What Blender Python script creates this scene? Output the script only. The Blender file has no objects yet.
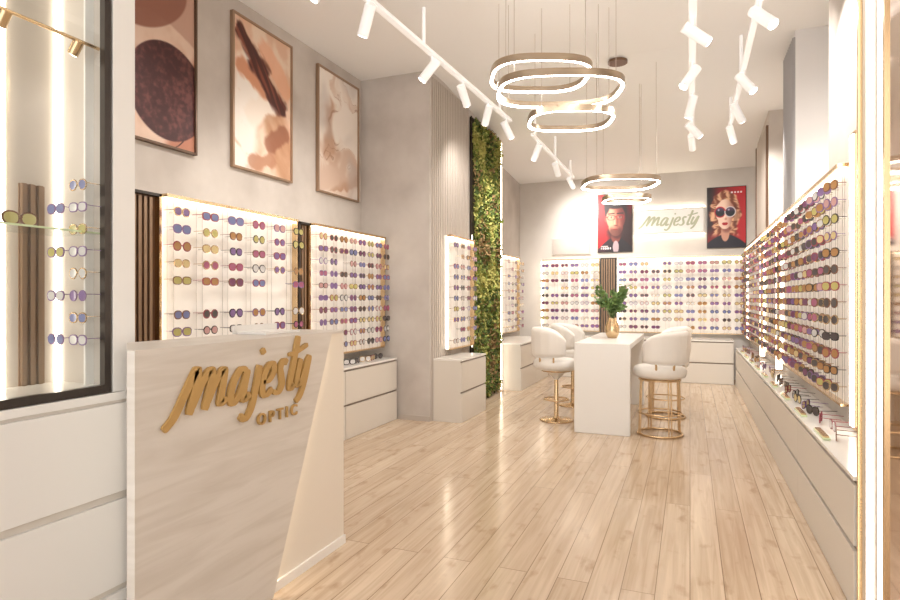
import bpy, bmesh, math, random
from mathutils import Vector, Matrix, noise
random.seed(7)
S=bpy.context.scene
# ------------------------------------------------------------------ materials
def mat(name,col,rough=.5,metal=0,emit=None,es=0,spec=None):
    m=bpy.data.materials.new(name); m.use_nodes=True
    b=m.node_tree.nodes['Principled BSDF']
    b.inputs['Base Color'].default_value=(*col,1); b.inputs['Roughness'].default_value=rough
    b.inputs['Metallic'].default_value=metal
    if emit: 
        b.inputs['Emission Color'].default_value=(*emit,1); b.inputs['Emission Strength'].default_value=es
    if spec is not None: b.inputs['Specular IOR Level'].default_value=spec
    return m
def noisy(name,c1,c2,scale=(1,1,1),ns=4,rough=.5,detail=6,bump=0,metal=0,lo=.35,hi=.65,dist=0):
    m=mat(name,c1,rough,metal); nt=m.node_tree; b=nt.nodes['Principled BSDF']
    tc=nt.nodes.new('ShaderNodeTexCoord'); mp=nt.nodes.new('ShaderNodeMapping'); mp.inputs['Scale'].default_value=scale
    n=nt.nodes.new('ShaderNodeTexNoise'); n.inputs['Scale'].default_value=ns; n.inputs['Detail'].default_value=detail
    n.inputs['Distortion'].default_value=dist
    r=nt.nodes.new('ShaderNodeValToRGB'); r.color_ramp.elements[0].position=lo; r.color_ramp.elements[1].position=hi
    r.color_ramp.elements[0].color=(*c1,1); r.color_ramp.elements[1].color=(*c2,1)
    L=nt.links.new; L(tc.outputs['Object'],mp.inputs[0]); L(mp.outputs[0],n.inputs[0]); L(n.outputs[0],r.inputs[0]); L(r.outputs[0],b.inputs['Base Color'])
    if bump:
        bp=nt.nodes.new('ShaderNodeBump'); bp.inputs['Strength'].default_value=bump; bp.inputs['Distance'].default_value=.01
        L(n.outputs[0],bp.inputs['Height']); L(bp.outputs[0],b.inputs['Normal'])
    return m
def floor_mat():
    m=mat('oak_planks',(.6,.4,.25),.17); nt=m.node_tree; b=nt.nodes['Principled BSDF']; L=nt.links.new
    tc=nt.nodes.new('ShaderNodeTexCoord'); mp=nt.nodes.new('ShaderNodeMapping'); mp.inputs['Rotation'].default_value=(0,0,math.radians(90))
    br=nt.nodes.new('ShaderNodeTexBrick'); br.inputs['Scale'].default_value=1; br.inputs['Brick Width'].default_value=2.3
    br.inputs['Row Height'].default_value=.165; br.inputs['Mortar Size'].default_value=.0022; br.inputs['Mortar Smooth'].default_value=.1
    br.inputs['Color1'].default_value=(.665,.535,.405,1); br.inputs['Color2'].default_value=(.565,.435,.315,1); br.inputs['Mortar'].default_value=(.25,.17,.11,1)
    br.offset=.37; br.inputs['Bias'].default_value=-.1
    L(tc.outputs['Object'],mp.inputs[0]); L(mp.outputs[0],br.inputs[0])
    ad=nt.nodes.new('ShaderNodeVectorMath'); ad.operation='MULTIPLY_ADD'; ad.inputs[1].default_value=(37,61,0)
    L(br.outputs['Color'],ad.inputs[0]); L(tc.outputs['Object'],ad.inputs[2])
    g=nt.nodes.new('ShaderNodeMapping'); g.inputs['Scale'].default_value=(16,.7,1); L(ad.outputs[0],g.inputs[0])
    n=nt.nodes.new('ShaderNodeTexNoise'); n.inputs['Scale'].default_value=2.0; n.inputs['Detail'].default_value=9; n.inputs['Distortion'].default_value=.9
    L(g.outputs[0],n.inputs[0])
    r=nt.nodes.new('ShaderNodeValToRGB'); r.color_ramp.elements[0].position=.3; r.color_ramp.elements[1].position=.66
    r.color_ramp.elements[0].color=(.76,.70,.63,1); r.color_ramp.elements[1].color=(1.06,1.05,1.04,1); L(n.outputs[0],r.inputs[0])
    mx=nt.nodes.new('ShaderNodeMixRGB'); mx.blend_type='MULTIPLY'; mx.inputs[0].default_value=.8
    L(br.outputs['Color'],mx.inputs[1]); L(r.outputs[0],mx.inputs[2])
    g2=nt.nodes.new('ShaderNodeMapping'); g2.inputs['Scale'].default_value=(4,2.0,1); L(ad.outputs[0],g2.inputs[0])
    n2=nt.nodes.new('ShaderNodeTexNoise'); n2.inputs['Scale'].default_value=2.2; n2.inputs['Detail'].default_value=5; L(g2.outputs[0],n2.inputs[0])
    r2=nt.nodes.new('ShaderNodeValToRGB'); r2.color_ramp.elements[0].position=.58; r2.color_ramp.elements[1].position=.78
    r2.color_ramp.elements[0].color=(1,1,1,1); r2.color_ramp.elements[1].color=(.52,.40,.30,1); L(n2.outputs[0],r2.inputs[0])
    m2=nt.nodes.new('ShaderNodeMixRGB'); m2.blend_type='MULTIPLY'; m2.inputs[0].default_value=.8
    L(mx.outputs[0],m2.inputs[1]); L(r2.outputs[0],m2.inputs[2]); L(m2.outputs[0],b.inputs['Base Color'])
    bp=nt.nodes.new('ShaderNodeBump'); bp.inputs['Strength'].default_value=.2; bp.inputs['Distance'].default_value=.003
    inv=nt.nodes.new('ShaderNodeMath'); inv.operation='SUBTRACT'; inv.inputs[0].default_value=1; L(br.outputs['Fac'],inv.inputs[1])
    L(inv.outputs[0],bp.inputs['Height']); L(bp.outputs[0],b.inputs['Normal'])
    return m
def glass_mat(name,tint=(1,1,1),fac=.08):
    m=bpy.data.materials.new(name); m.use_nodes=True; nt=m.node_tree; nt.nodes.clear()
    o=nt.nodes.new('ShaderNodeOutputMaterial'); t=nt.nodes.new('ShaderNodeBsdfTransparent'); g=nt.nodes.new('ShaderNodeBsdfGlossy')
    t.inputs[0].default_value=(*tint,1); g.inputs['Roughness'].default_value=.02
    mx=nt.nodes.new('ShaderNodeMixShader'); mx.inputs[0].default_value=fac
    L=nt.links.new; L(t.outputs[0],mx.inputs[1]); L(g.outputs[0],mx.inputs[2]); L(mx.outputs[0],o.inputs[0])
    return m
M={}
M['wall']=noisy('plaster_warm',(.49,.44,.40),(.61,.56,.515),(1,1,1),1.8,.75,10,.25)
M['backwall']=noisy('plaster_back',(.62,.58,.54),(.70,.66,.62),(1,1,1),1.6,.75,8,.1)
M['ceil']=mat('ceiling_white',(.90,.895,.885),.8)
M['floor']=floor_mat()
M['cab']=mat('cabinet_cream',(.69,.64,.575),.38)
M['cabgap']=mat('cabinet_gap',(.25,.2,.16),.6)
M['top']=mat('countertop_white',(.84,.81,.77),.15)
M['white']=mat('white_lacquer',(.82,.80,.77),.3)
M['case']=mat('case_interior',(.56,.50,.44),.4)
M['panel']=mat('display_backing_glow',(.84,.80,.74),.35,emit=(1,.92,.83),es=.12)  # weak emission added to the backing to suggest a lit panel
M['gold']=mat('brass',(.72,.53,.32),.25,1)
M['ringgold']=mat('champagne_bronze',(.50,.40,.30),.3,1)
M['bronze']=mat('bronze_slat',(.17,.105,.07),.3,.7)
M['bronzelt']=mat('bronze_slat_light',(.30,.20,.13),.35,.5)
M['dark']=mat('dark_bronze_frame',(.045,.035,.03),.3,.4)
M['led']=mat('led_warm',(1,.9,.75),.5,emit=(1,.87,.68),es=8)
M['ledsoft']=mat('led_soft',(1,.9,.75),.5,emit=(1,.87,.70),es=4)
M['ledw']=mat('led_white',(1,.95,.9),.5,emit=(1,.90,.76),es=6)
M['ledcase']=mat('led_case',(1,.95,.9),.5,emit=(1,.90,.74),es=7)
M['glass']=glass_mat('clear_glass',(.95,.97,.96))
M['shelfglass']=mat('glass_shelf_edge',(.62,.72,.45),.1)
M['mirror']=mat('bronze_mirror',(.62,.50,.42),.05,1)
M['deskwood']=noisy('bleached_wood_veneer',(.585,.53,.47),(.67,.62,.565),(1,.8,8),2.0,.42,10,.2,dist=1.0,lo=.3,hi=.6)
M['deskcream']=mat('desk_cream',(.76,.69,.60),.4)
M['logogold']=mat('brushed_gold_letters',(.50,.31,.11),.42,.3)
M['ribs']=mat('taupe_ribs',(.50,.44,.39),.6)
M['bluegrey']=mat('bluegrey_ribs',(.42,.41,.42),.6)
M['leather']=mat('cream_leather',(.80,.76,.71),.45)
M['trackw']=mat('track_white_glow',(.95,.94,.93),.35,emit=(1,.98,.96),es=.25)  # slight emission added so rails and heads stand out against the ceiling
M['leaf']=noisy('plant_leaf',(.09,.17,.05),(.24,.36,.12),(1,1,1),12,.45)
M['moss1']=mat('moss_green',(.20,.25,.05),.8); M['moss2']=mat('moss_dark',(.08,.12,.03),.85); M['moss3']=mat('moss_olive',(.45,.42,.12),.8); M['moss4']=mat('moss_brown',(.30,.19,.08),.85)
M['soil']=mat('soil',(.06,.045,.02),.9)
M['wire']=mat('wire',(.55,.5,.45),.4,.6)

# ------------------------------------------------------------------ mesh builder
class MB:
    def __init__(s): s.v=[];s.f=[];s.m=[];s.mats=[];s.sm=[]
    def mi(s,m):
        if isinstance(m,str): m=M[m]
        if m not in s.mats: s.mats.append(m)
        return s.mats.index(m)
    def add(s,vs,fs,m,smooth=False):
        o=len(s.v); k=s.mi(m); s.v+= [tuple(v) for v in vs]
        for f in fs: s.f.append([i+o for i in f]); s.m.append(k); s.sm.append(smooth)
    def box(s,x0,x1,y0,y1,z0,z1,m):
        if x0>x1:x0,x1=x1,x0
        if y0>y1:y0,y1=y1,y0
        if z0>z1:z0,z1=z1,z0
        vs=[(x,y,z) for x in(x0,x1) for y in(y0,y1) for z in(z0,z1)]
        s.add(vs,[(0,1,3,2),(4,6,7,5),(0,4,5,1),(2,3,7,6),(0,2,6,4),(1,5,7,3)],m)
    def prism(s,poly,axis,a0,a1,m):
        def P(p,a):
            if axis=='x': return (a,p[0],p[1])
            if axis=='y': return (p[0],a,p[1])
            return (p[0],p[1],a)
        n=len(poly); vs=[P(p,a0) for p in poly]+[P(p,a1) for p in poly]
        fs=[list(range(n))[::-1],list(range(n,2*n))]+[(i,(i+1)%n,n+(i+1)%n,n+i) for i in range(n)]
        s.add(vs,fs,m)
    def cyl(s,p0,p1,r0,m,r1=None,n=16,caps=True,smooth=True):
        if r1 is None:r1=r0
        p0=Vector(p0);p1=Vector(p1);d=(p1-p0).normalized()
        a=d.orthogonal().normalized();b=d.cross(a)
        vs=[]
        for p,r in((p0,r0),(p1,r1)):
            for i in range(n):
                t=2*math.pi*i/n; vs.append(p+(a*math.cos(t)+b*math.sin(t))*r)
        s.add(vs,[(i,(i+1)%n,n+(i+1)%n,n+i) for i in range(n)],m,smooth)
        if caps: s.add(vs,[list(range(n))[::-1],list(range(n,2*n))],m)
    def lathe(s,c,prof,m,n=28):
        vs=[];k=len(prof)
        for i in range(n):
            t=2*math.pi*i/n
            for r,z in prof: vs.append((c[0]+r*math.cos(t),c[1]+r*math.sin(t),c[2]+z))
        fs=[]
        for i in range(n):
            j=(i+1)%n
            for q in range(k-1): fs.append((i*k+q,j*k+q,j*k+q+1,i*k+q+1))
        s.add(vs,fs,m,True)
    def torus(s,c,R,r,m,n=32,k=8):
        vs=[]
        for i in range(n):
            t=2*math.pi*i/n
            for j in range(k):
                q=2*math.pi*j/k; rr=R+r*math.cos(q); vs.append((c[0]+rr*math.cos(t),c[1]+rr*math.sin(t),c[2]+r*math.sin(q)))
        s.add(vs,[(i*k+j,((i+1)%n)*k+j,((i+1)%n)*k+(j+1)%k,i*k+(j+1)%k) for i in range(n) for j in range(k)],m,True)
    def obj(s,name,bevel=0,parent=None,seg=2):
        me=bpy.data.meshes.new(name); me.from_pydata(s.v,[],s.f); 
        for m in s.mats: me.materials.append(m)
        me.polygons.foreach_set('material_index',s.m); me.polygons.foreach_set('use_smooth',s.sm); me.update()
        o=bpy.data.objects.new(name,me); bpy.context.collection.objects.link(o)
        if bevel:
            b=o.modifiers.new('bevel','BEVEL'); b.width=bevel; b.segments=seg; b.limit_method='ANGLE'
        if parent: o.parent=parent
        return o
def single(name,*a,bevel=0):
    b=MB(); b.box(*a); return b.obj(name,bevel)

# ------------------------------------------------------------------ camera
F=590.; psi=math.atan(240/590.)
cam=bpy.data.cameras.new('camera'); co=bpy.data.objects.new('camera',cam); bpy.context.collection.objects.link(co)
cam.sensor_width=36; cam.lens=F/900*36; co.location=(0,0,1.5); co.rotation_euler=(math.radians(90),0,psi)
cam.shift_y=-2/900.; cam.clip_start=.05
S.camera=co

# ------------------------------------------------------------------ room shell
CZ=4.27; YB=12.0; XL=-3.89; YF=-1.6; XR=1.5
b=MB(); b.box(XL-.1,XR+.1,YF,YB+.1,-.1,0,'floor'); b.obj('floor')
b=MB(); b.prism([(YF,CZ),(7.0,CZ),(YB+.1,3.88),(YB+.1,4.6),(YF,4.6)],'x',XL-.1,XR+.1,'ceil'); b.obj('ceiling')
single('wall_left',XL-.1,XL,YF,6.55,0,CZ+.1,'wall')
b=MB(); b.box(XL-.1,-2.93,6.55,9.2,0,CZ+.1,'wall')
for i in range(22):
    y=6.60+i*.058
    b.box(-2.93,-2.905,y,y+.034,0.0,4.2,'ribs')
b.obj('wall_column')
single('wall_alcove',XL-.1,-3.3,9.2,YB,0,CZ,'wall')
single('wall_back',XL-.1,XR+.1,YB,YB+.1,0,CZ,'backwall')
single('wall_right',XR,XR+.1,YF,YB,0,CZ+.1,'wall')
single('wall_right_lower',1.0,XR,5.36,YB,0,2.42,'wall')
b=MB(); b.box(1.0,XR,3.32,5.36,0,CZ+.1,'wall'); b.obj('wall_right_pier')
M['piergl']=mat('pier_white',(.84,.83,.83),.6)
b=MB(); b.box(1.01,XR,7.0,7.7,2.42,CZ+.1,'piergl')
for i in range(9): b.box(.985,1.0,7.02+i*.076,7.06+i*.076,2.42,4.2,'bluegrey')
b.box(.995,1.01,7.0,7.7,2.42,4.2,'bluegrey'); b.obj('wall_right_pilaster')
b=MB(); b.box(1.01,XR,9.25,10.7,2.42,CZ,'wall'); b.box(.98,1.01,9.25,9.33,2.42,3.9,'bronze'); b.box(.98,1.01,10.62,10.7,2.42,3.9,'bronze')
b.box(.99,1.01,9.33,10.62,2.42,3.9,'ribs'); b.obj('wall_right_pilaster')
b=MB()
for x in (XL,-2.1,-.3,1.42): b.box(x,x+.08,YF-.1,YF,0,4.3,'dark')
b.box(XL,XR,YF-.1,YF,4.15,4.6,'ceil'); b.box(XL,XR,YF-.1,YF,0,.12,'dark'); b.box(XL,XR,YF-.1,YF,2.9,2.98,'dark')
b.obj('unseen_window_1')  # unseen shopfront frame, added with open bays so world light fills the room
b=MB(); b.box(-3.35,-2.925,6.535,6.55,0,.06,'ribs'); b.obj('baseboard_column')

# ------------------------------------------------------------------ printed canvases (vertex-painted flat surfaces)
PR=mat('printed_canvas',(1,1,1),.5); nt=PR.node_tree; at=nt.nodes.new('ShaderNodeAttribute'); at.attribute_name='Col'
nt.links.new(at.outputs['Color'],nt.nodes['Principled BSDF'].inputs['Base Color'])
def lin(c): return tuple((max(0,x)/255)**2.2 for x in c)
def canvas(name,P0,U,V,nu,nv,fn,parent):
    P0=Vector(P0);U=Vector(U);V=Vector(V)
    me=bpy.data.meshes.new(name)
    vs=[P0+U*(i/nu)+V*(j/nv) for j in range(nv+1) for i in range(nu+1)]
    fs=[(j*(nu+1)+i,j*(nu+1)+i+1,(j+1)*(nu+1)+i+1,(j+1)*(nu+1)+i) for j in range(nv) for i in range(nu)]
    me.from_pydata(vs,[],fs); ca=me.color_attributes.new('Col','FLOAT_COLOR','POINT')
    data=[]
    for j in range(nv+1):
        for i in range(nu+1): data+= [*lin(fn(i/nu,j/nv)),1]
    ca.data.foreach_set('color',data); me.materials.append(PR)
    o=bpy.data.objects.new(name,me); bpy.context.collection.objects.link(o); o.parent=parent; return o
def sst(a,b,x):
    t=max(0,min(1,(x-a)/(b-a))); return t*t*(3-2*t)
def mixc(a,b,t): return tuple(a[i]+(b[i]-a[i])*t for i in range(3))
def nz(x,y,s=0): return noise.noise(Vector((x,y,s*7.3+.5)))
def fb(x,y,s=0): return nz(x,y,s)+.5*nz(2*x,2*y,s)+.25*nz(4*x,4*y,s)+.125*nz(8*x,8*y,s)
def ell(u,v,cx,cy,rx,ry,soft=.08,rot=0):
    dx,dy=u-cx,v-cy
    if rot: c,s=math.cos(rot),math.sin(rot); dx,dy=dx*c+dy*s,-dx*s+dy*c
    return 1-sst(1-soft,1+soft,math.hypot(dx/rx,dy/ry))
def seg(u,v,x0,y0,x1,y1,w,asp=1.65,soft=.3):
    dx,dy=x1-x0,(y1-y0)*asp; px,py=u-x0,(v-y0)*asp
    t=max(0,min(1,(px*dx+py*dy)/(dx*dx+dy*dy))); d=math.hypot(px-dx*t,py-dy*t)
    return 1-sst(w*(1-soft),w*(1+soft),d)
def art1(u,v):
    n=fb(u*3,v*4,1)
    c=mixc((222,194,176),(208,172,150),sst(-.3,.4,n))
    c=mixc(c,(176,108,82),sst(.0,.12,(u-.72)+(.22-v)*.6+n*.05)*.8)
    e=sst(-.01,.01,(v-(.62+.10*math.sin(u*3)+.02*n))); c=mixc(c,(190,152,134),e)
    e=ell(u,v,.52,.80,.40,.16,.04,.3); c=mixc(c,(138,88,72),e*.9)
    c=mixc(c,(226,200,182),sst(-.005,.005,v-(.88+.1*u)))
    e=ell(u,v,.70,.31,.44,.28,.015,.0); sp=fb(u*22,v*34,3)
    c=mixc(c,mixc((66,30,32),(112,64,60),sst(-.3,.9,sp*.8+.5*n)),e)
    r=math.hypot((u-.52)/.47,(v-.26)/.31); c=mixc(c,(60,35,30),(1-sst(.006,.016,abs(r-1)))*(1 if v<.45 and e<.5 else 0))
    return c
def art2(u,v):
    n=fb(u*3,v*4,2); st=fb(u*5+v*9,v*3-u*2,6)
    c=mixc((218,180,154),(230,206,186),sst(-.3,.3,n))
    k=seg(u,v,.10,.05,.26,.66,.22)*sst(-.7,-.3,st); c=mixc(c,(242,234,226),k)
    k=seg(u,v,.92,.10,.66,.46,.20+.05*n)*(.85+.35*st); c=mixc(c,(186,140,108),max(0,min(1,k)))
    k=seg(u,v,.62,.22,.88,.34,.10+.04*st); c=mixc(c,(140,88,66),k*.8)
    k=seg(u,v,.32,.40,.62,.52,.12+.06*st); c=mixc(c,(240,228,216),k)
    k=seg(u,v,.12,.68,.50,.58,.09+.05*st); c=mixc(c,(206,146,114),k)
    k=seg(u,v,.30,.06,.62,.10,.09+.05*st); c=mixc(c,(176,124,96),k*.8)
    k=seg(u,v,.55,.86,.92,.66,.12+.08*st); c=mixc(c,(226,170,138),k*.8)
    k=max(seg(u,v,.10,.92,.50,.70,.10+.06*st),seg(u,v,.35,.74,.82,.52,.10+.06*st)); c=mixc(c,mixc((70,30,24),(126,66,50),sst(-.2,.5,fb(u*12+v*14,v*3,4))),k)
    return c
def art3(u,v):
    w=fb(u*1.1,v*1.5,5); n=fb(u*1.3+w*1.1,v*1.9+w*1.3,6)
    c=mixc((242,232,222),(216,190,172),sst(-.15,.5,n))
    c=mixc(c,(184,140,112),sst(.10,.45,nz(u*2.2+w,v*3,9))*.75)
    c=mixc(c,(150,108,84),(1-sst(.0,.035,abs(n-.08)))*.55)
    c=mixc(c,(248,240,232),sst(.0,.3,nz(u*2+w*2,v*2.4,12))*.6)
    c=mixc(c,(190,182,178),sst(.1,.5,nz(u*1.8,v*2.6+w,14))*.5)
    return c
def art(y0,y1,z0,z1,fn,fm):
    b=MB(); x=XL+.002; w=.02
    b.box(x,x+.02,y0+.005,y1-.005,z0+.005,z1-.005,'white')
    for a in ((y0,y0+w,z0,z1),(y1-w,y1,z0,z1),(y0+w,y1-w,z0,z0+w),(y0+w,y1-w,z1-w,z1)): b.box(x,x+.04,*a,fm)
    o=b.obj('framed_abstract_painting',.002)
    canvas('canvas',(x+.022,y0+w,z0+w),(0,y1-y0-2*w,0),(0,0,z1-z0-2*w),110,180,fn,o)
FMT=mat('frame_bronze',(.36,.24,.16),.35,.5); FMD=mat('frame_dark_brown',(.12,.07,.045),.35,.4)
art(2.90,3.81,2.70,4.13,art1,FMD); art(4.23,5.10,2.70,4.13,art2,FMT); art(5.56,6.44,2.70,4.13,art3,FMT)

# ------------------------------------------------------------------ eyeglasses
def lm(n,c,r=.12): return mat('lens_'+n,c,r)
LENS=[lm('purple',(.20,.12,.28)),lm('magenta',(.34,.10,.18)),lm('blue',(.17,.19,.36)),lm('olive',(.46,.41,.15)),
      lm('smoke',(.08,.065,.065)),lm('amber',(.38,.20,.08)),lm('rose',(.52,.30,.29)),lm('clear',(.58,.56,.55)),lm('plum',(.17,.06,.12)),lm('champagne',(.60,.47,.24))]
FR=[mat('frame_black',(.03,.025,.025),.2),mat('frame_tortoise',(.18,.08,.045),.2),mat('frame_goldwire',(.60,.44,.26),.25,.9),mat('frame_violet',(.22,.13,.28),.2),mat('frame_red',(.30,.06,.08),.2)]
def eyeglasses(b,o,U,N,Z,sc,rnd,lens=None,frame=None,TL=.10):
    o=Vector(o)
    style=rnd.choice([0,0,1,1,2,3]); 
    aw,bh,pw=[(.030,.026,2.4),(.027,.027,2.0),(.031,.024,2.8),(.030,.028,2.2)][style]
    if lens is None: lens=rnd.choice(LENS)
    if frame is None: frame=rnd.choice(FR)
    n=14
    def P(u,v,d): return o+(U*u+Z*v+N*d)*sc
    for sgn in(-1,1):
        cx=sgn*.035; out=[];inn=[];bk=[]
        for i in range(n):
            t=2*math.pi*i/n; c=math.cos(t);s_=math.sin(t)
            x=aw*math.copysign(abs(c)**(2/pw),c); y=bh*math.copysign(abs(s_)**(2/pw),s_)
            if style==3 and y<0: x=x*.85+sgn*.003
            if style==0 and y>0: y*=1.02; x*=1.06
            out.append(P(cx+x*1.10,y*1.12,.0)); inn.append(P(cx+x*.90,y*.88,.001)); bk.append(P(cx+x*1.10,y*1.12,-.004))
        vs=out+inn+bk
        b.add(vs,[(i,(i+1)%n,n+(i+1)%n,n+i) for i in range(n)]+[(i,(i+1)%n,2*n+(i+1)%n,2*n+i) for i in range(n)],frame,True)
        b.add([P(cx,0,-.001)]+inn,[(0,1+i,1+(i+1)%n) for i in range(n)],lens,True)
        u0=sgn*(.035+aw*1.08); 
        p=[P(u0,.010,0),P(u0,.006,0),P(u0+sgn*.004,.006,-TL),P(u0+sgn*.004,.009,-TL),P(u0+sgn*.002,.010,0),P(u0+sgn*.002,.006,0),P(u0+sgn*.006,.006,-TL),P(u0+sgn*.006,.009,-TL)]
        b.add(p,[(0,1,2,3),(4,5,6,7),(0,3,7,4),(1,2,6,5),(0,1,5,4)],frame)
    p=[P(-.009,.008,.001),P(.009,.008,.001),P(.009,.003,.001),P(-.009,.003,.001),P(-.009,.008,-.004),P(.009,.008,-.004)]
    b.add(p,[(0,1,2,3),(0,1,5,4)],frame)
def display(org,U,N,W,z0,z1,cols,rows,depth=.04,slat=0,sc=1.25,seed=1,lens_w=None,u_margin=.08,rowskip=None,led0=True,led1=False,turn=0,TL=.10):
    U=Vector((*U,0));N=Vector((*N,0));Z=Vector((0,0,1));org=Vector((*org,0)); rnd=random.Random(seed)
    b=MB()
    def bx(u0,u1,n0,n1,z_0,z_1,m):
        p=org+U*u0+N*n0;q=org+U*u1+N*n1; b.box(p.x,q.x,p.y,q.y,z_0,z_1,m)
    bx(0,W,.002,depth,z0,z1,'panel')
    if slat:
        bx(0,.03,depth,depth+.05,z0,z1,'dark'); bx(.03,slat,depth,depth+.004,z0+.02,z1-.02,'bronze')
        k=int((slat-.05)/.045)
        for i in range(k): bx(.045+i*.045,.07+i*.045,depth+.004,depth+.022,z0+.02,z1-.03,'bronzelt')
        bx(0,slat,depth,depth+.05,z1-.02,z1,'dark'); bx(slat-.02,slat,depth,depth+.05,z0,z1,'gold')
    if led0: bx(slat+.003,slat+.02,depth,depth+.025,z0,z1-.02,'led')
    if led1: bx(W-.03,W-.012,depth,depth+.025,z0,z1-.02,'led')
    bx(slat+.03,W,depth,depth+.07,z1-.015,z1+.01,'gold'); bx(slat+.04,W-.01,depth+.01,depth+.05,z1-.024,z1-.015,'ledsoft')
    bx(W-.012,W,depth,depth+.06,z0,z1,'gold'); bx(slat+.03,W,depth,depth+.05,z0-.015,z0,'gold')
    g=MB(); u0=slat+.03+u_margin; u1=W-u_margin
    gz=z0+.10
    for c in range(cols):
        u=u0+(u1-u0)*c/max(1,cols-1)
        for du in(-.03,.03):
            p=org+U*(u+du)+N*(depth+.012); b.cyl((p.x,p.y,z0),(p.x,p.y,z1-.02),.002,'wire',n=5)
        for r in range(rows):
            z=z1-.12-(z1-.12-gz)*r/(rows-1)
            if rowskip is not None and r==rowskip: continue
            if rnd.random()<.03: continue
            lens=rnd.choice(lens_w) if lens_w else None
            p=org+U*u+N*(depth+(TL+.03)*sc)+Z*z
            ang=rnd.uniform(-.1,.1)+turn
            U2=(U*math.cos(ang)+N*math.sin(ang)); N2=(N*math.cos(ang)-U*math.sin(ang))
            eyeglasses(g,p,U2,N2,Z,sc*rnd.uniform(.93,1.05),rnd,lens,None,TL)
            a=org+U*u+N*depth+Z*(z+.002); q=p+Z*.002
            b.cyl(a,q,.003,'wire',n=5,caps=False)
    b.obj('eyewear_display_panel'); g.obj('eyeglasses_assortment')
Lw=[LENS[i] for i in (0,0,1,2,2,3,8,7,9,4,6,7,5)]
display((XL,2.90),(0,1),(1,0),1.84,.90,2.25,6,10,depth=.31,slat=.26,sc=1.18,seed=2,lens_w=Lw,rowskip=5,TL=.08)
display((XL,4.77),(0,1),(1,0),1.74,.90,2.25,8,10,depth=.31,slat=.20,sc=1.12,seed=3,lens_w=Lw,TL=.08)
display((-2.905,6.93),(0,1),(1,0),.90,.85,2.30,4,10,depth=.03,sc=1.12,seed=4,lens_w=Lw,TL=.06)
display((-3.3,10.4),(0,1),(1,0),1.15,.85,2.30,5,10,depth=.06,sc=1.12,seed=5,lens_w=Lw)
display((-2.83,YB),(1,0),(0,-1),1.18,.85,2.27,6,9,depth=.06,sc=1.15,seed=6,lens_w=Lw)
b=MB(); b.box(-1.64,-1.34,YB-.08,YB-.002,.77,2.29,'dark')
for i in range(6): b.box(-1.62+i*.046,-1.595+i*.046,YB-.10,YB-.08,.77,2.27,'bronzelt')
b.obj('bronze_slat_panel')
display((-1.32,YB),(1,0),(0,-1),2.22,.85,2.27,11,9,depth=.06,sc=1.15,seed=7,lens_w=Lw)
Rw=[LENS[i] for i in (0,1,4,4,5,5,5,3,6,4,7,8,9,4)]
display((1.0,4.55),(0,1),(-1,0),3.05,.80,2.38,15,13,depth=.03,sc=1.12,seed=8,lens_w=Rw,led0=False,led1=True,u_margin=.1,turn=.45,TL=.05)
display((1.0,7.66),(0,1),(-1,0),1.6,.80,2.38,8,13,depth=.03,sc=1.1,seed=9,lens_w=Rw,led1=True,turn=.45,TL=.05)
display((1.0,9.3),(0,1),(-1,0),2.55,.80,2.38,12,13,depth=.03,sc=1.1,seed=10,lens_w=Rw,led1=True,turn=.45,TL=.05)
b=MB(); b.box(.955,.998,4.37,4.47,.67,2.55,'gold'); b.box(.945,.955,4.38,4.46,.69,2.53,'ledw'); b.box(.965,.99,4.362,4.37,.69,2.53,'ledw'); b.obj('vertical_led_light')
for y in (7.625,9.275):
    b=MB(); b.box(.90,.97,y-.018,y+.018,.67,2.40,'gold'); b.box(.905,.965,y-.024,y-.018,.69,2.38,'ledw'); b.obj('vertical_led_light')

# ------------------------------------------------------------------ cabinets
def cabinet(x0,x1,y0,y1,h,face,ndr=2,nsec=1,name='drawer_cabinet',topth=.02,over=.0):
    b=MB(); b.box(x0,x1,y0,y1,.0,h-topth,'cab')
    b.box(x0-(over if face=='-x' else 0),x1+(over if face=='+x' else 0),y0-(over if face=='-y' else 0),y1,h-topth,h,'top')
    t=.018
    if face in('+x','-x'): a0,a1=y0,y1
    else: a0,a1=x0,x1
    zs=[.0]+[ (h-topth-.0)*(i+1)/ndr for i in range(ndr)]
    for s in range(nsec):
        p0=a0+(a1-a0)*s/nsec+(.003 if s else 0); p1=a0+(a1-a0)*(s+1)/nsec-.003
        for d in range(ndr):
            q0=zs[d]+.004; q1=zs[d+1]-.022
            if face=='+x': b.box(x1,x1+t,p0,p1,q0,q1,'cab'); b.box(x1,x1+.002,p0,p1,q1,zs[d+1]-.004,'cabgap')
            if face=='-x': b.box(x0-t,x0,p0,p1,q0,q1,'cab'); b.box(x0-.002,x0,p0,p1,q1,zs[d+1]-.004,'cabgap')
            if face=='-y': b.box(p0,p1,y0-t,y0,q0,q1,'cab'); b.box(p0,p1,y0-.002,y0,q1,zs[d+1]-.004,'cabgap')
    return b.obj(name,.003)
cabinet(XL+.002,-3.38,3.0,6.52,.76,'+x',2,3,over=.02)
cabinet(-2.903,-2.55,6.60,7.50,.76,'+x',2,1,over=.02)
cabinet(-3.298,-2.54,9.25,11.2,.76,'+x',2,2,over=.02)
cabinet(-2.45,.70,11.28,YB-.002,.76,'-y',2,4,over=.02)
cabinet(.74,.998,3.325,11.2,.65,'-x',2,5,over=.02)

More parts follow.
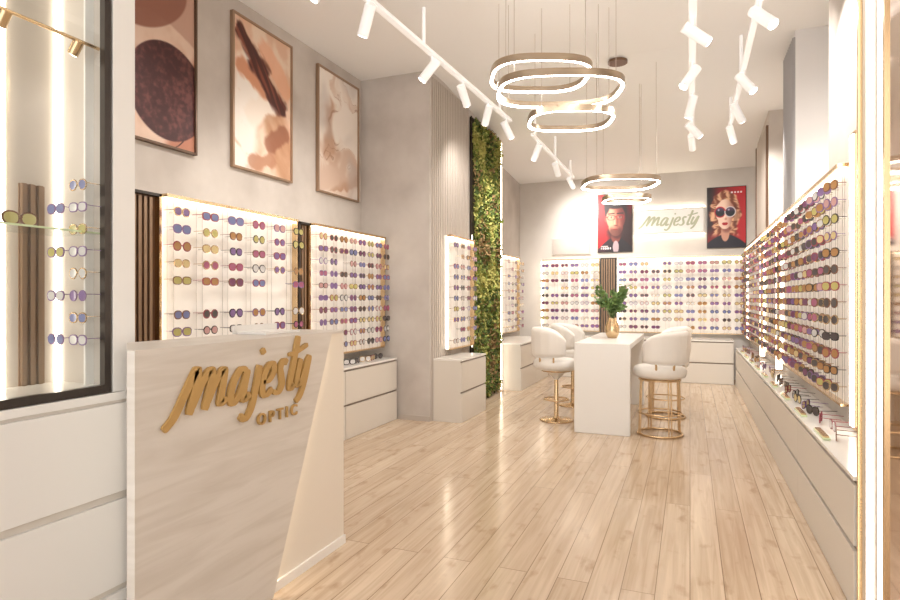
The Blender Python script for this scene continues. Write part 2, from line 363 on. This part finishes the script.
def on_counter(xs,ys,z,n,seed,dirs):
    g=MB();rnd=random.Random(seed)
    for i in range(n):
        y=ys[0]+(ys[1]-ys[0])*(i+.5)/n; x=rnd.uniform(*xs); a=rnd.uniform(-.5,.5)
        U=Vector((math.sin(a),math.cos(a),0)); N=Vector(dirs); N=(N-U*N.dot(U)).normalized()
        eyeglasses(g,(x,y,z+.035),U,N,Vector((0,0,1)),1.15,rnd,rnd.choice([LENS[i] for i in (7,4,5,9,7)]),None,.11)
    g.obj('eyeglasses_assortment')
on_counter((.80,.84),(4.0,10.9),.655,26,21,(-.6,-.8,0))
on_counter((-3.52,-3.46),(5.0,6.4),.76,8,22,(1,-.3,0))
b=MB()
for i in range(9):
    y=4.1+i*.75; b.box(.735,.775,y,y+.3,.652,.664,'shelfglass'); b.box(.74,.77,y+.02,y+.28,.664,.674,'gold')
b.obj('eyewear_tray')

# ------------------------------------------------------------------ glass display case (left foreground)
b=MB(); XC=-2.35
b.box(-3.1,XC,-.2,1.94,0,1.05,'white'); b.box(-3.1,XC+.012,-.2,1.94,1.05,1.085,'white')
for z0,z1 in ((.02,.205),(.235,.61),(.645,1.035)):
    b.box(XC,XC+.018,-.2,1.935,z0,z1,'white'); 
    b.box(XC,XC+.003,-.2,1.935,z1,z1+.03,'cab')
b.obj('drawer_cabinet',.003)
b=MB(); zb=1.087
b.box(-3.1,XC,1.845,1.955,zb,CZ-.02,'white')
b.box(-2.76,-2.70,-.2,1.845,zb,CZ-.02,'case')
b.box(-2.70,XC-.03,1.84,1.845,zb,CZ-.02,'case')
b.box(-2.70,XC-.03,-.2,1.84,zb,zb+.03,'top')
for i in range(3): b.box(-2.70,-2.68,1.67+i*.035,1.69+i*.035,zb+.03,2.0,'bronzelt')
b.box(-2.70,-2.695,1.665,1.775,zb+.03,2.0,'bronzelt')
b.box(-2.70,-2.685,1.825,1.839,zb+.03,4.2,'ledcase')
b.box(-2.70,-2.685,1.59,1.605,zb+.03,4.2,'ledcase')
b.box(-2.475,-2.465,1.80,1.84,zb+.03,4.2,'white')
b.box(XC-.03,XC,1.805,1.835,zb,4.2,'dark')
b.box(XC-.03,XC,-.2,1.805,zb,zb+.035,'dark'); b.box(XC-.03,XC,.55,.58,zb,4.2,'dark')
b.add([(XC-.015,.58,zb+.035),(XC-.015,1.805,zb+.035),(XC-.015,1.805,4.2),(XC-.015,.58,4.2)],[(0,1,2,3)],'glass')
b.box(-2.68,-2.41,-.1,1.83,1.78,1.788,'glass'); b.box(-2.41,-2.405,-.1,1.83,1.78,1.788,'shelfglass')
b.cyl((-2.42,.6,2.60),(-2.42,1.83,2.60),.008,'gold',n=8)
for y in (1.45,1.74): b.cyl((-2.42,y,2.60),(-2.46,y,2.55),.022,'gold',n=12); b.cyl((-2.46,y,2.55),(-2.461,y,2.549),.018,'ledw',n=12)
b.obj('glass_display_cabinet')
g=MB(); rnd=random.Random(31)
for r in range(8):
    for c in range(2):
        if c==1 and r%2: continue
        eyeglasses(g,(-2.43-.14*c,1.74,1.32+r*.095),Vector((1,0,0)),Vector((0,-1,0)),Vector((0,0,1)),.8,rnd,LENS[[7,2,0,7,7,3][(r+c)%6]],FR[[3,2][r%2]],.09)
for i in range(4):
    eyeglasses(g,(-2.50,1.10+i*.15,1.82),Vector((0,1,0)),Vector((1,0,0)),Vector((0,0,1)),1,rnd,LENS[[3,9,5][i%3]])
g.obj('eyeglasses_assortment')

# ------------------------------------------------------------------ reception desk
b=MB(); DH=1.29
b.prism([(-1.97,1.61),(-1.97,3.11),(-2.31,3.11),(-2.31,1.88)],'z',0,DH-.002,'deskcream')
b.prism([(1.605,0),(2.40,0),(2.92,DH),(1.605,DH)],'x',-1.97,-1.93,'deskwood')
b.prism([(-1.97,1.605),(-1.93,1.605),(-1.93,2.92),(-1.97,3.11),(-2.31,3.11),(-2.31,1.88)],'z',DH,DH+.012,'deskwood')
b.prism([(2.401,.0),(2.407,0),(2.927,DH-.01),(2.921,DH-.01)],'x',-1.969,-1.95,'led')
b.prism([(2.40,0),(3.11,0),(3.11,.05),(2.42,.05)],'x',-1.969,-1.955,'top')
b.obj('reception_desk')
b=MB(); b.box(-2.30,-2.10,2.55,2.85,DH+.013,DH+.025,'white'); b.box(-2.30,-2.29,2.52,2.88,DH+.013,DH+.06,'white'); b.obj('document_tray')

def catmull(pts,k=8):
    P=[Vector(p) for p in pts]; P=[P[0]*2-P[1]]+P+[P[-1]*2-P[-2]]; out=[]
    for i in range(1,len(P)-2):
        for j in range(k):
            t=j/k; a,b_,c,d=P[i-1],P[i],P[i+1],P[i+2]
            out.append(.5*((2*b_)+(c-a)*t+(2*a-5*b_+4*c-d)*t*t+(3*b_-a-3*c+d)*t**3))
    out.append(P[-2]); return out
STR=[[(-.45,-.20),(-.15,.10),(.20,.85),(.38,1.15),(.44,.8),(.36,.03)],[(.38,.15),(.70,.85),(.94,1.08),(1.0,.75),(.94,.05)],[(.96,.2),(1.24,.82),(1.48,1.02),(1.52,.5),(1.54,.12),(1.80,.22)],
 [(2.52,.84),(2.24,.94),(1.98,.62),(1.94,.22),(2.10,.03),(2.34,.28),(2.52,.82)],[(2.54,.90),(2.50,.35),(2.58,.05),(2.82,.20)],
 [(3.10,.95),(3.06,.3),(2.98,-.25),(2.76,-.50),(2.50,-.36)],[(3.10,1.30),(3.24,1.38)],
 [(3.40,.42),(3.68,.46),(3.86,.68),(3.76,.93),(3.54,.88),(3.38,.55),(3.42,.16),(3.62,.02),(3.92,.18)],
 [(4.54,.86),(4.34,.96),(4.20,.76),(4.32,.50),(4.42,.24),(4.26,.02),(3.98,.08)],
 [(5.00,1.65),(4.92,.8),(4.86,.25),(4.94,.03),(5.12,.14)],[(4.58,1.10),(5.0,1.16),(5.62,1.34)],
 [(5.32,.92),(5.24,.4),(5.34,.08),(5.56,.28),(5.78,.92)],[(5.84,.98),(5.72,.15),(5.56,-.26),(5.36,-.42)]]
def lettering(name,org,U,N,sc,depth,m,w=.085,shear=.32,rise=.04,parent=None,xs=1.0,ys=1.0):
    U=Vector(U);N=Vector(N);Z=Vector((0,0,1));org=Vector(org); b=MB()
    for si,st in enumerate(STR):
        p=catmull(st); p=[Vector(((q.x+shear*q.y)*xs,q.y*ys+rise*q.x)) for q in p]
        L=[];R=[]
        for i,q in enumerate(p):
            d=(p[min(i+1,len(p)-1)]-p[max(i-1,0)]); d=d.normalized() if d.length else Vector((1,0))
            n=Vector((-d.y,d.x)); ww=w*(.5+.65*abs(n.x)) 
            if i==0 or i==len(p)-1: ww*=.75
            L.append(q+n*ww);R.append(q-n*ww)
        vs_=[]; dp=depth+si*.00012
        for dd in(0.001,dp):
            for q in L+R: vs_.append(org+U*q.x*sc+Z*q.y*sc+N*dd)
        k=len(p); fs=[]
        for i in range(k-1):
            fs+= [(i,i+1,k+i+1,k+i),(2*k+i,2*k+i+1,3*k+i+1,3*k+i),(i,i+1,2*k+i+1,2*k+i),(k+i,k+i+1,3*k+i+1,3*k+i)]
        fs+=[(0,k,3*k,2*k),(k-1,2*k-1,4*k-1,3*k-1)]
        b.add(vs_,fs,m)
    return b.obj(name,parent=parent)
lettering('logo_lettering',(-1.93,1.80,1.01),(0,1,0),(1,0,0),.148,.014,'logogold',w=.118,rise=.02,xs=.985,shear=.26,ys=1.12)
def text(name,body,loc,rot,size,ext,m,sp=1.0):
    c=bpy.data.curves.new(name,'FONT'); c.body=body; c.size=size; c.extrude=ext; c.space_character=sp; c.offset=.0012
    o=bpy.data.objects.new(name,c); o.location=loc; o.rotation_euler=rot; c.materials.append(M[m])
    bpy.context.collection.objects.link(o); return o
text('subtitle_lettering','OPTIC',(-1.922,2.27,.888),(math.pi/2,0,math.pi/2),.078,.006,'logogold',1.55)

# ------------------------------------------------------------------ mirror pillar with LEDs (right foreground)
b=MB(); b.box(.76,XR-.002,1.2,3.30,0,CZ-.01,'wall')
b.box(.74,.76,1.2,2.88,0,CZ-.01,'mirror'); b.box(.73,.76,2.88,2.91,0,CZ-.01,'gold')
b.box(.745,.76,2.91,3.285,0,CZ-.01,'case'); b.box(.738,.745,2.96,3.0,0.02,4.24,'ledw'); b.box(.738,.745,3.10,3.18,.02,4.24,'ledw')
b.box(.728,.76,3.275,3.30,0,CZ-.01,'gold')
b.obj('mirror_pillar')

# ------------------------------------------------------------------ table and stools
b=MB(); b.box(-1.20,-.60,6.64,6.70,0,1.0,'white'); b.box(-1.20,-.60,6.70,8.75,.94,1.0,'white'); b.box(-1.20,-.60,8.69,8.75,0,.94,'white')
b.box(-1.14,-.66,6.76,6.80,.0,.94,'white')
b.obj('high_bar_table',.006)
def stool(x,y,ang,kind):
    b=MB()
    b.lathe((0,0,0),[(0,.625),(.22,.625),(.262,.64),(.28,.67),(.28,.71),(.262,.745),(.21,.76),(0,.767)],'leather',36)
    b.lathe((0,0,0),[(0,.605),(.18,.605),(.18,.625),(0,.625)],'gold')
    A0=math.radians(110); k=44; zs=12; vs=[]
    for i in range(k+1):
        t=-1+2*i/k; a=math.pi+t*A0
        e=abs(t)**5
        ztop=1.14-.14*e; zbot=.778+.03*e
        th=.026*min(1,(1-abs(t))*16+.02)**.5
        for side in(1,-1):
            for q in range(zs+1):
                f=q/zs; z=zbot+(ztop-zbot)*f
                ed=max(0,1-abs(2*f-1)**9)**.5
                rr=.275+.010*f+side*th*ed + (.003*math.cos(i*math.pi*.5)*ed if side==1 else 0)
                vs.append((rr*math.cos(a),rr*math.sin(a),z))
    st=2*(zs+1); fs=[]
    for i in range(k):
        for q in range(zs):
            o0=i*st+q;o1=(i+1)*st+q
            fs.append((o0,o1,o1+1,o0+1)); o0+=zs+1;o1+=zs+1; fs.append((o0,o0+1,o1+1,o1))
        a=i*st+zs;c=(i+1)*st+zs; fs.append((a,c,c+zs+1,a+zs+1))
        a=i*st;c=(i+1)*st; fs.append((a,a+zs+1,c+zs+1,c))
    for i in(0,k):
        for q in range(zs): a=i*st+q; fs.append((a,a+1,a+zs+2,a+zs+1))
    b.add(vs,fs,'leather',True)
    for a in(100,140,220,260):
        ca,sa=math.cos(math.radians(a)),math.sin(math.radians(a)); b.cyl((.262*ca,.262*sa,.73),(.278*ca,.278*sa,.84),.012,'gold')
    if kind=='pedestal':
        b.lathe((0,0,0),[(0,0),(.20,0),(.205,.008),(.19,.016),(.05,.026),(.028,.05),(.024,.605)],'gold')
        b.lathe((0,0,0),[(.024,.50),(.10,.58),(.18,.61)],'leather')
        b.torus((0.0,0,.26),.15,.009,'gold'); 
        for a in(0,180): b.cyl((0,0,.26),(.15*math.cos(math.radians(a)),.15*math.sin(math.radians(a)),.26),.007,'gold',n=8)
    else:
        b.torus((0,0,.012),.235,.012,'gold'); b.torus((0,0,.24),.228,.009,'gold'); b.torus((0,0,.605),.215,.010,'gold')
        for i in range(4):
            a=math.radians(45+i*90)
            for da in(-.07,.07):
                c,s_=math.cos(a+da),math.sin(a+da); b.cyl((.235*c,.235*s_,.012),(.215*c,.215*s_,.62),.008,'gold',n=10)
    o=b.obj('bar_stool'); o.location=(x,y,0); o.rotation_euler=(0,0,ang)
    return o
stool(-.31,6.90,math.radians(165),'cage')
stool(-.29,7.95,math.radians(180),'cage')
stool(-1.52,7.20,math.radians(15),'pedestal')
stool(-1.52,8.30,math.radians(-5),'pedestal')

b=MB(); vx,vy,vz=-.90,7.6,1.0
b.lathe((vx,vy,vz),[(0,0),(.055,0),(.08,.05),(.09,.11),(.075,.18),(.05,.23),(.055,.26),(.049,.26),(.043,.235),(0,.22)],'gold')
rnd=random.Random(5)
def leaf(b,p,d,l,w,m):
    d=Vector(d).normalized(); s_=d.cross(Vector((rnd.uniform(-1,1),rnd.uniform(-1,1),rnd.uniform(-.3,1)))).normalized(); n=d.cross(s_)
    p=Vector(p); pts=[p,p+d*l*.3+s_*w*.8+n*.004,p+d*l*.65+s_*w,p+d*l*1-n*l*.15,p+d*l*.65-s_*w,p+d*l*.3-s_*w*.8+n*.004,p+d*l*.5-n*.01]
    b.add(pts,[(0,1,6),(1,2,6),(2,3,6),(3,4,6),(4,5,6),(5,0,6)],m,True)
for i in range(30):
    a=rnd.uniform(0,6.28); sp=rnd.uniform(.08,.27); h=rnd.uniform(.12,.44)
    base=Vector((vx,vy,vz+.23)); tip=Vector((vx+sp*math.cos(a),vy+sp*math.sin(a),vz+.24+h))
    midp=(base+tip)/2+Vector((0,0,.04)); b.cyl(base,midp,.003,'leaf',n=5); b.cyl(midp,tip,.0025,'leaf',n=5)
    for k in range(9):
        t=rnd.uniform(.35,1); p=base.lerp(tip,t)+Vector((0,0,.04*math.sin(t*3.14)))
        d=(math.cos(a)+rnd.uniform(-1,1),math.sin(a)+rnd.uniform(-1,1),rnd.uniform(-.3,.9)); leaf(b,p,d,rnd.uniform(.05,.085),rnd.uniform(.02,.03),'leaf')
b.obj('potted_plant')

# ------------------------------------------------------------------ moss wall
b=MB(); rnd=random.Random(9)
b.box(-2.928,-2.90,7.95,9.08,.02,4.10,'soil')
for i in range(9000):
    y=rnd.uniform(7.95,9.08); z=rnd.uniform(.05,4.08); 
    nn=noise.noise(Vector((y*3,z*3,1))); x=-2.90+rnd.uniform(0,.03)+.09*max(0,nn+.2)
    d=(rnd.uniform(.1,.7),rnd.uniform(-1,1),rnd.uniform(-1,.8)); q=noise.noise(Vector((y*2,z*2,5)))+rnd.uniform(-.4,.4)
    leaf(b,(x,y,z),d,rnd.uniform(.03,.085),rnd.uniform(.012,.03),'moss3' if q>.2 else 'moss1' if q>-.12 else 'moss2' if q>-.38 else 'moss4')
b.obj('moss_panel')
b=MB(); b.box(-2.928,-2.83,9.12,9.16,.02,4.05,'gold'); b.box(-2.83,-2.818,9.13,9.15,.03,4.0,'led'); b.obj('vertical_led_light')
b=MB(); b.box(-2.90,-2.885,7.905,7.93,.02,4.1,'dark'); b.box(-2.885,-2.875,7.91,7.925,.8,2.4,'ledsoft')
b.obj('vertical_led_light')

# ------------------------------------------------------------------ pendant rings
M['ringled']=mat('ring_led',(1,.95,.9),.5,emit=(1,.95,.88),es=20)
def ring(x,y,z,dx,dy,rot,wires=4,zc=None,h=.06,exp=3.0):
    b=MB(); n=72; cr,sr=math.cos(rot),math.sin(rot)
    def P(t,off,zz):
        c,s_=math.cos(t),math.sin(t)
        px=(dx/2+off)*math.copysign(abs(c)**(2/exp),c); py=(dy/2+off)*math.copysign(abs(s_)**(2/exp),s_)
        return (x+px*cr-py*sr,y+px*sr+py*cr,z+zz)
    def strip(o0,z0,o1,z1,m):
        vs=[P(2*math.pi*i/n,o0,z0) for i in range(n)]+[P(2*math.pi*i/n,o1,z1) for i in range(n)]
        b.add(vs,[(i,(i+1)%n,n+(i+1)%n,n+i) for i in range(n)],m,True)
    strip(0,0,0,h,'ringgold'); strip(0,h,-.03,h,'ringgold'); strip(0,0,-.004,0,'ringgold'); strip(-.03,h,-.03,.012,'ringgold')
    strip(-.004,0,-.03,0,'ringled'); strip(-.03,0,-.03,.012,'ringled')
    for k in range(wires):
        t=math.pi/4+k*2*math.pi/wires; p=P(t,-.018,h); b.cyl(p,(p[0],p[1],zc),.0025,'wire',n=5)
    b.obj('pendant_ring_light')
def czat(y): return CZ if y<7 else CZ-(y-7)*.0765
ring(-1.24,5.17,3.46,.88,.80,.40,4,CZ)
ring(-1.08,5.22,3.32,1.10,.86,.36,4,CZ)
ring(-1.11,5.92,3.26,.84,.72,.36,4,CZ)
ring(-.79,7.43,2.87,.90,.80,.35,4,czat(7.3))
ring(-.77,7.98,2.76,.60,.54,.3,3,czat(7.95))
b=MB(); b.cyl((-.78,7.1,czat(7.1)-.03),(-.78,7.1,czat(7.1)-.001),.11,'bronze',n=28); b.obj('ceiling_canopy')

# ------------------------------------------------------------------ track lighting
M['spotled']=mat('spot_led',(1,1,1),.5,emit=(1,.96,.9),es=14)
def spot_head(b,p,aim,W,L=.24,r=.045):
    p=Vector(p); d=Vector(aim).normalized()
    b.cyl(p+Vector((0,0,.11)),p,.011,'trackw',n=8)
    b.cyl(p-d*L*.35,p+d*L*.65,r,'trackw',n=18); b.cyl(p+d*L*.65,p+d*(L*.65+.004),r*.82,'spotled',n=18)
    l=bpy.data.lights.new('spot_lamp','SPOT'); l.energy=W; l.color=(1,.95,.89); l.spot_size=math.radians(110); l.spot_blend=1; l.shadow_soft_size=.03
    o=bpy.data.objects.new('spot_lamp',l); o.location=p+d*(L*.65+.035); o.rotation_euler=d.to_track_quat('-Z','Y').to_euler(); bpy.context.collection.objects.link(o); return o
def track(x0,y0,x1,y1,z,heads,thick=.02,rods=(.05,.48,.9),W=90):
    b=MB(); d=Vector((x1-x0,y1-y0,0)); d.normalize(); s_=Vector((-d.y,d.x,0))*thick
    a=Vector((x0,y0,z)); e=Vector((x1,y1,z)); 
    vs=[]
    for p in(a,e):
        for sx,sz in((-1,0),(1,0),(1,.035),(-1,.035)): vs.append(p+s_*sx+Vector((0,0,sz)))
    b.add(vs,[(0,1,2,3),(4,7,6,5),(0,4,5,1),(1,5,6,2),(2,6,7,3),(3,7,4,0)],'trackw')
    for i in rods:
        p=a.lerp(e,i); b.cyl((p.x,p.y,z+.03),(p.x,p.y,czat(p.y)-.002),.017,'trackw',n=8)
    ls=[]
    for t,aim in heads:
        p=a.lerp(e,t); ls.append(spot_head(b,p-Vector((0,0,.12)),aim,W))
    o=b.obj('track_spotlight_rail')
    for l in ls: l.parent=o
track(-2.42,3.4,-2.25,7.7,3.88,[(.04,(-.6,-.3,-.9)),(.17,(-.5,.3,-.9)),(.44,(-.7,-.2,-.9)),(.62,(.1,.8,-.9)),(.80,(-.5,.6,-.9)),(.96,(.4,.6,-1))],.026,(.05,.40,.9),45)
track(.02,3.2,.02,9.0,3.80,[(.08,(.9,.2,-.8)),(.35,(.9,.4,-.6)),(.52,(-.6,-.3,-.9)),(.68,(-.3,.5,-1)),(.86,(.8,.4,-.8)),(.97,(.1,.9,-.7))],.03,W=95)
track(.5,5.0,.5,9.0,3.80,[(.03,(.6,-.5,-.8)),(.4,(.6,-.3,-.9)),(.65,(.5,.5,-.9)),(.9,(.3,.8,-.8))],.024,W=75)
track(-2.0,7.9,-2.0,11.0,3.72,[(.1,(-.5,.4,-.9)),(.5,(.1,.9,-.8)),(.9,(.2,.9,-.6))],W=115)

# ------------------------------------------------------------------ posters & sign on back wall
def man(u,v):
    n=fb(u*3,v*5,1)
    c=mixc((40,12,18),(186,22,34),sst(.55,.05,u+.12*n)); c=mixc(c,(120,18,28),sst(.78,1,u)*sst(.5,.9,v))
    sh=.24-.55*abs(u-.52)**1.6*1.1
    k=sst(.01,-.01,v-sh-.02); c=mixc(c,mixc((24,18,28),(60,30,42),sst(.5,.1,u)),k)
    c=mixc(c,(120,56,48),ell(u,v,.53,.26,.14,.11,.08)); c=mixc(c,(70,26,26),ell(u,v,.58,.28,.12,.06,.4)*.8)
    k=ell(u,v,.53,.08,.09,.11,.05); c=mixc(c,(170,150,155),k)
    sk=mixc((228,152,122),(88,32,30),sst(.40,.80,u+.06*n+.10*(v-.55)))
    c=mixc(c,(34,16,18),ell(u,v,.53,.69,.325,.25,.05))
    c=mixc(c,(150,66,54),ell(u,v,.225,.57,.035,.05,.2)); 
    fk=max(ell(u,v,.53,.59,.285,.22,.04),ell(u,v,.53,.44,.215,.17,.05)); c=mixc(c,sk,fk)
    c=mixc(c,(34,16,18),ell(u,v,.50,.835,.31,.09,.15)); c=mixc(c,(34,16,18),ell(u,v,.26,.76,.07,.08,.3))
    c=mixc(c,(60,24,22),ell(u,v,.53,.345,.21,.10,.35)*.7)
    c=mixc(c,sk,ell(u,v,.52,.425,.11,.035,.5)*.6)
    c=mixc(c,(122,36,38),ell(u,v,.52,.388,.08,.013,.25))
    c=mixc(c,mixc(sk,(60,16,16),.6),ell(u,v,.575,.51,.04,.08,.6)*.7); c=mixc(c,(240,170,140),ell(u,v,.50,.52,.022,.07,.6)*.6); c=mixc(c,(60,18,18),ell(u,v,.52,.455,.05,.012,.5)*.6)
    for cx in(.395,.655):
        q=(abs((u-cx)/.118)**3+abs((v-.595)/.046)**3)**.333; o=(1-sst(.94,1.04,q)); i=(1-sst(.80,.88,q))
        c0=c; c=mixc(c,(150,18,28),o); c=mixc(c,c0,i); c=mixc(c,(230,200,190),ell(u,v,cx,.598,.045,.013,.2)*i*.5); c=mixc(c,(24,12,14),ell(u,v,cx,.60,.022,.015,.2)*i)
        c=mixc(c,(34,14,14),seg(u,v,cx-.09,.662,cx+.09,.668,.016))
    c=mixc(c,(150,18,28),seg(u,v,.51,.61,.55,.61,.014)); c=mixc(c,(150,18,28),seg(u,v,.23,.60,.27,.605,.012))
    if .04<v<.075 and .08<u<.42 and math.sin(u*90)>-.4: c=(235,225,225)
    if .09<v<.105 and .08<u<.30: c=(220,200,200)
    return c
def woman(u,v):
    n=fb(u*3,v*5,4); h=fb(u*3+2*math.sin(v*9),v*2.2,8)
    c=mixc((120,14,24),(190,28,38),sst(.2,.9,u+.2*n)); c=mixc(c,(30,8,14),sst(.35,.0,u)*sst(.1,.4,v))
    hair=mixc((122,58,36),(232,180,140),sst(-.5,.6,math.sin((u*30+v*5+h*5))*.5+h))
    w=.36+.06*math.sin(v*12+1)+.05*h; k=(1-sst(w-.04,w+.04,abs(u-.47)))*sst(.14,.26,v)*(1-sst(.90,.93,v+.6*(u-.46)**2)); c=mixc(c,hair,k)
    sh=.22-.5*abs(u-.48)**1.7; c=mixc(c,(26,20,38),sst(.01,-.01,v-sh)); 
    c=mixc(c,(206,150,128),ell(u,v,.47,.24,.11,.14,.08)); c=mixc(c,(130,70,60),ell(u,v,.51,.31,.12,.06,.5)*.8)
    sk=mixc((250,216,196),(170,104,86),sst(.42,.74,u))
    fk=max(ell(u,v,.46,.60,.25,.20,.03),ell(u,v,.46,.46,.18,.155,.04)); c=mixc(c,sk,fk)
    c=mixc(c,hair,ell(u,v,.28,.81,.24,.07,.2,.6)); c=mixc(c,hair,ell(u,v,.64,.81,.22,.075,.2,-.6)); c=mixc(c,mixc(hair,(60,24,18),.4),ell(u,v,.74,.52,.05,.2,.4)*.8)
    for cx,rc in((.335,(196,34,46)),(.60,(226,214,214))):
        o=ell(u,v,cx,.59,.150,.092,.04); i=ell(u,v,cx,.59,.124,.076,.05); c=mixc(c,rc,o)
        c=mixc(c,mixc((14,12,30),(84,54,88),sst(.56,.66,v)),i); c=mixc(c,(180,170,195),ell(u,v,cx-.04,.625,.025,.016,.5)*i)
    c=mixc(c,(180,34,44),seg(u,v,.445,.62,.49,.62,.012))
    c=mixc(c,(206,146,124),ell(u,v,.485,.475,.035,.02,.5)); c=mixc(c,(255,236,222),ell(u,v,.455,.52,.016,.04,.5)*.6)
    c=mixc(c,(180,14,30),max(ell(u,v,.435,.400,.05,.015,.15),ell(u,v,.49,.400,.05,.015,.15),ell(u,v,.462,.385,.065,.018,.15)))
    if .895<v<.925 and .60<u<.92 and math.sin(u*80)>-.5: c=(240,225,225)
    return c
def poster(x0,x1,z0,z1,fn):
    b=MB(); b.box(x0,x1,YB-.03,YB-.002,z0,z1,'dark'); o=b.obj('advertising_poster')
    canvas('print',(x0+.012,YB-.0315,z0+.012),(x1-x0-.024,0,0),(0,0,z1-z0-.024),90,150,fn,o)
poster(-1.70,-1.04,2.40,3.55,man); poster(.29,.95,2.42,3.55,woman)
M['signface']=mat('sign_face',(.76,.74,.70),.5,emit=(1,.96,.9),es=.12)
b=MB(); b.box(-.99,.25,YB-.06,YB-.002,2.72,3.20,'cab'); b.box(-.97,.23,YB-.064,YB-.06,2.745,3.175,'signface')
for z in (2.70,3.205): b.box(-.99,.25,YB-.05,YB-.002,z,z+.015,'led')
so=b.obj('illuminated_sign')
M['signgreen']=mat('sign_letters',(.46,.48,.34),.5)
lettering('sign_lettering',(-.84,YB-.064,2.87),(1,0,0),(0,-1,0),.165,.008,'signgreen',parent=so,w=.10,rise=.0,xs=.98)
b=MB(); b.box(-2.62,-1.84,YB-.02,YB-.002,2.36,2.72,'backwall'); b.box(-2.60,-1.86,YB-.04,YB-.02,2.38,2.70,'wall'); b.obj('trim_1',.004)

# ------------------------------------------------------------------ light
w=bpy.data.worlds.new('world'); S.world=w; w.use_nodes=True
w.node_tree.nodes['Background'].inputs[0].default_value=(1,.985,.965,1); w.node_tree.nodes['Background'].inputs[1].default_value=2.8
S.view_settings.view_transform='Standard'; S.view_settings.exposure=0.27
